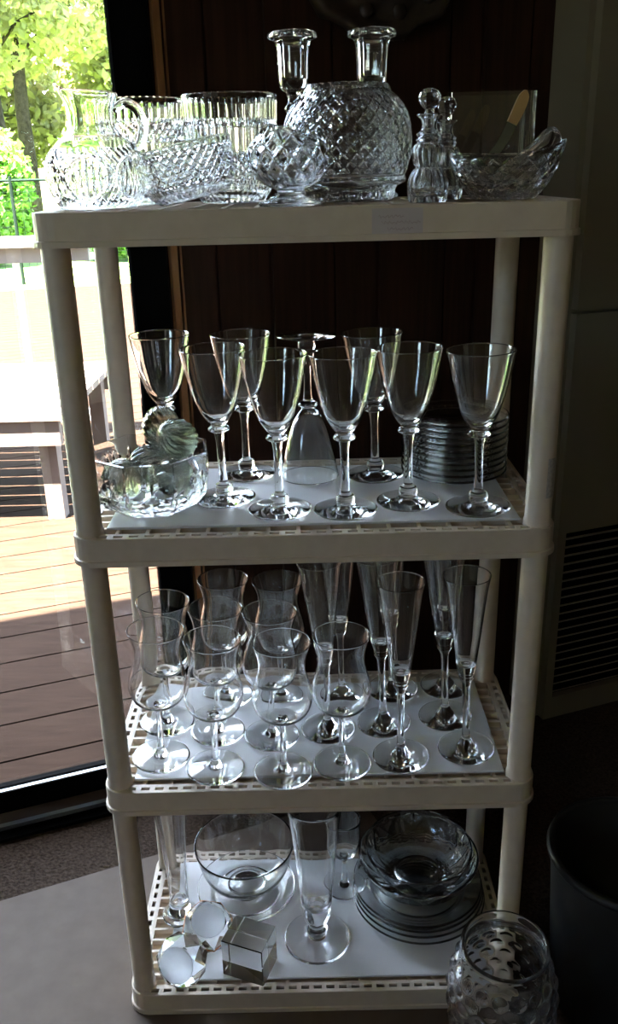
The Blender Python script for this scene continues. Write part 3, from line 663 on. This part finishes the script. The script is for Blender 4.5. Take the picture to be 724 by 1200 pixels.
# trees and bushes
def leaves(name, parent, blobs, n, size, material):
    V=[];F=[]
    w=np.array([b[3]*b[4]*b[5] for b in blobs]); w/=w.sum()
    for b,k in zip(blobs,np.random.multinomial(n,w)):
        d=np.random.normal(size=(k,3)); d/=np.linalg.norm(d,axis=1)[:,None]; c=np.array(b[:3])+d*np.array(b[3:6])*(np.random.rand(k,1)**.45)
        for q in c:
            a=np.random.normal(size=3); a/=np.linalg.norm(a); t=np.cross(a,np.random.normal(size=3)); t/=np.linalg.norm(t); s=size*np.random.uniform(.6,1.4)
            u=a*s; v=t*s*.55; i=len(V); V+=[q-u,q-v*1.0,q+u,q+v]; F.append((i,i+1,i+2,i+3))
    me=bpy.data.meshes.new(name); me.from_pydata([tuple(v) for v in V],[],F); me.materials.append(material)
    return link(bpy.data.objects.new(name,me),parent)
def tree(label,x,y,h,r,lean,crown0,n,m,size=.16,cw=2.4,group='trees beyond the fence'):
    t=thing('tree',label,'tree',group,loc=(x,y,GZ-.06))
    bm=bmesh.new(); pts=[(lean*(k/6)**1.3*h+.05*math.sin(k*1.7),.05*math.cos(k*2),h*.92*k/6) for k in range(7)]
    tube(bm,pts,[r*(1-.11*k)*(1.25 if k==0 else 1) for k in range(7)],12); build('trunk',bm,M['bark'],t,True)
    blobs=[]
    for k in range(6):
        a=TAU*k/6+random.random(); z=h*(crown0+(1-crown0)*(.12+.13*k)); q=pts[min(6,int(z/h/.92*6))]
        e=(q[0]+cw*.75*math.cos(a),q[1]+cw*.75*math.sin(a),z+.5)
        bm=bmesh.new(); tube(bm,[(q[0],q[1],z-.3),((q[0]+e[0])/2,(q[1]+e[1])/2,z+.25),e],[r*.4,r*.25,r*.1],8); build('branch',bm,M['bark'],t,True)
        blobs.append((*e,cw*.55,cw*.55,h*.11)); blobs.append((q[0]+cw*.3*math.cos(a+2),q[1]+cw*.3*math.sin(a+2),z,cw*.6,cw*.6,h*.10))
    leaves('foliage',t,blobs,n,size,m)
tree('slim dark trunked tree nearest the fence at far left',-5.0,15.2,6.5,.12,-.03,.45,8000,M['leafy'],.085,1.3)
tree('leaning dark trunked tree behind the green bushes',-6.2,20.3,8.5,.19,.04,.40,12000,M['leafy'],.10,1.7)
tree('pale yellow green tree seen beside the black door frame',-4.4,24.6,8.5,.15,.0,.10,14000,M['leafy'],.13,2.1)
tree('yellow green tree standing further back beyond the bushes',-8.9,26.5,9.5,.2,.0,.1,14000,M['leafy'],.14,2.5)
tree('far green tree behind the pale yellow green tree',-6.5,35,13,.22,.0,.05,14000,M['leafd'],.18,3.6)
tree('tree left of the door view, mid green crown',-11.5,20,8.5,.2,.02,.25,5000,M['leafd'],.2,2.6)
tree('far background tree at left of the lawn',-15,34,12,.24,.0,.12,7000,M['leafd'],.26,3.6)
def bush(label,x,y,w,h,n,m):
    t=thing('bush',label,'bush','bushes beyond the fence',loc=(x,y,GZ-.06))
    bm=bmesh.new()
    for k in range(5):
        a=TAU*k/5; tube(bm,[(0,0,0),(.25*w*math.cos(a),.25*w*math.sin(a),h*.35),(.45*w*math.cos(a),.45*w*math.sin(a),h*.7)],[.04,.03,.012],6)
    build('stems',bm,M['bark'],t,True)
    leaves('foliage',t,[(0,0,h*.45,w*.8,w*.8,h*.46),(w*.4,.1,h*.55,w*.5,w*.5,h*.42),(-w*.4,-.1,h*.4,w*.5,w*.5,h*.38)],n,.06,m)
bush('bright green bush directly behind the fence at left',-4.75,12.9,.85,2.0,9000,M['leafg'])
bush('bright green bush behind the fence next to the door frame',-2.75,13.6,.95,1.75,9000,M['leafg'])
bush('taller green bush between the two bright ones, farther back',-3.6,17.6,1.5,2.9,12000,M['leafg'])
bush('green bush farthest left beyond the fence',-7.2,13.6,1.2,2.2,7000,M['leafg'])
# ------------------------------------------------------------------ light
w=bpy.data.worlds.new('sky'); sc.world=w; w.use_nodes=True; nt=w.node_tree; bg=nt.nodes['Background']
sky=nt.nodes.new('ShaderNodeTexSky'); sky.sky_type='NISHITA'; sky.sun_disc=False; sky.sun_elevation=math.radians(62); sky.sun_rotation=math.radians(-30); sky.air_density=1.2; sky.dust_density=2.0
nt.links.new(sky.outputs[0],bg.inputs[0]); bg.inputs[1].default_value=1.05
sl=bpy.data.lights.new('sun','SUN'); sl.energy=92; sl.angle=math.radians(.6); sl.color=(1,.95,.86)
so_=link(bpy.data.objects.new('sun',sl)); d=(DK.to_3x3()@Vector((.25,.19,-1.15))).normalized(); so_.rotation_euler=d.to_track_quat('-Z','Y').to_euler()
# door portal guides sky sampling
pl_=bpy.data.lights.new('door_daylight','AREA'); pl_.shape='RECTANGLE'; pl_.size=1.81; pl_.size_y=1.94; pl_.cycles.is_portal=True
po=link(bpy.data.objects.new('door_daylight',pl_)); po.matrix_world=WM@Matrix.Translation((-.584,.055,1.02))@Matrix.Rotation(PI/2,4,'X')@Matrix.Rotation(PI,4,'X')@Matrix.Rotation(0,4,'Z')
po.matrix_world=WM@Matrix.Translation((-.584,.055,1.02))@Matrix.Rotation(-PI/2,4,'X')
pl2=bpy.data.lights.new('fill_window_portal','AREA'); pl2.shape='RECTANGLE'; pl2.size=.6; pl2.size_y=.6; pl2.cycles.is_portal=True  # portal for the added opening in the left wall
po2=link(bpy.data.objects.new('fill_window_portal',pl2)); po2.matrix_world=WM@Matrix.Translation((S0-.09,-2.0,1.55))@Matrix.Rotation(-PI/2,4,'Y')
# unseen lamp added as warm fill behind the camera
cl=thing('fill_lamp','unseen round cream glass fill lamp added behind the viewer','lamp',loc=W(-1.1,-1.9,H))
turned('shade',[(0,-.09),(.05,-.085),(.11,-.06),(.14,-.02),(.145,0),(0,0)],M['label'],cl,32)
ll=bpy.data.lights.new('fill_bulb','POINT'); ll.energy=.9; ll.color=(1,.80,.56); ll.shadow_soft_size=.1
lo_=link(bpy.data.objects.new('fill_bulb',ll)); lo_.location=W(-1.1,-1.9,H-.2)
# ------------------------------------------------------------------ render look
vs=sc.view_settings; vs.view_transform='Standard'; vs.look='None'; vs.gamma=1; vs.exposure=1.95; vs.use_curve_mapping=False
cy=sc.cycles; cy.max_bounces=28; cy.transmission_bounces=24; cy.glossy_bounces=8; cy.diffuse_bounces=5; cy.transparent_max_bounces=16
cy.caustics_reflective=False; cy.caustics_refractive=True; cy.blur_glossy=.3; cy.sample_clamp_indirect=25; cy.use_denoising=True
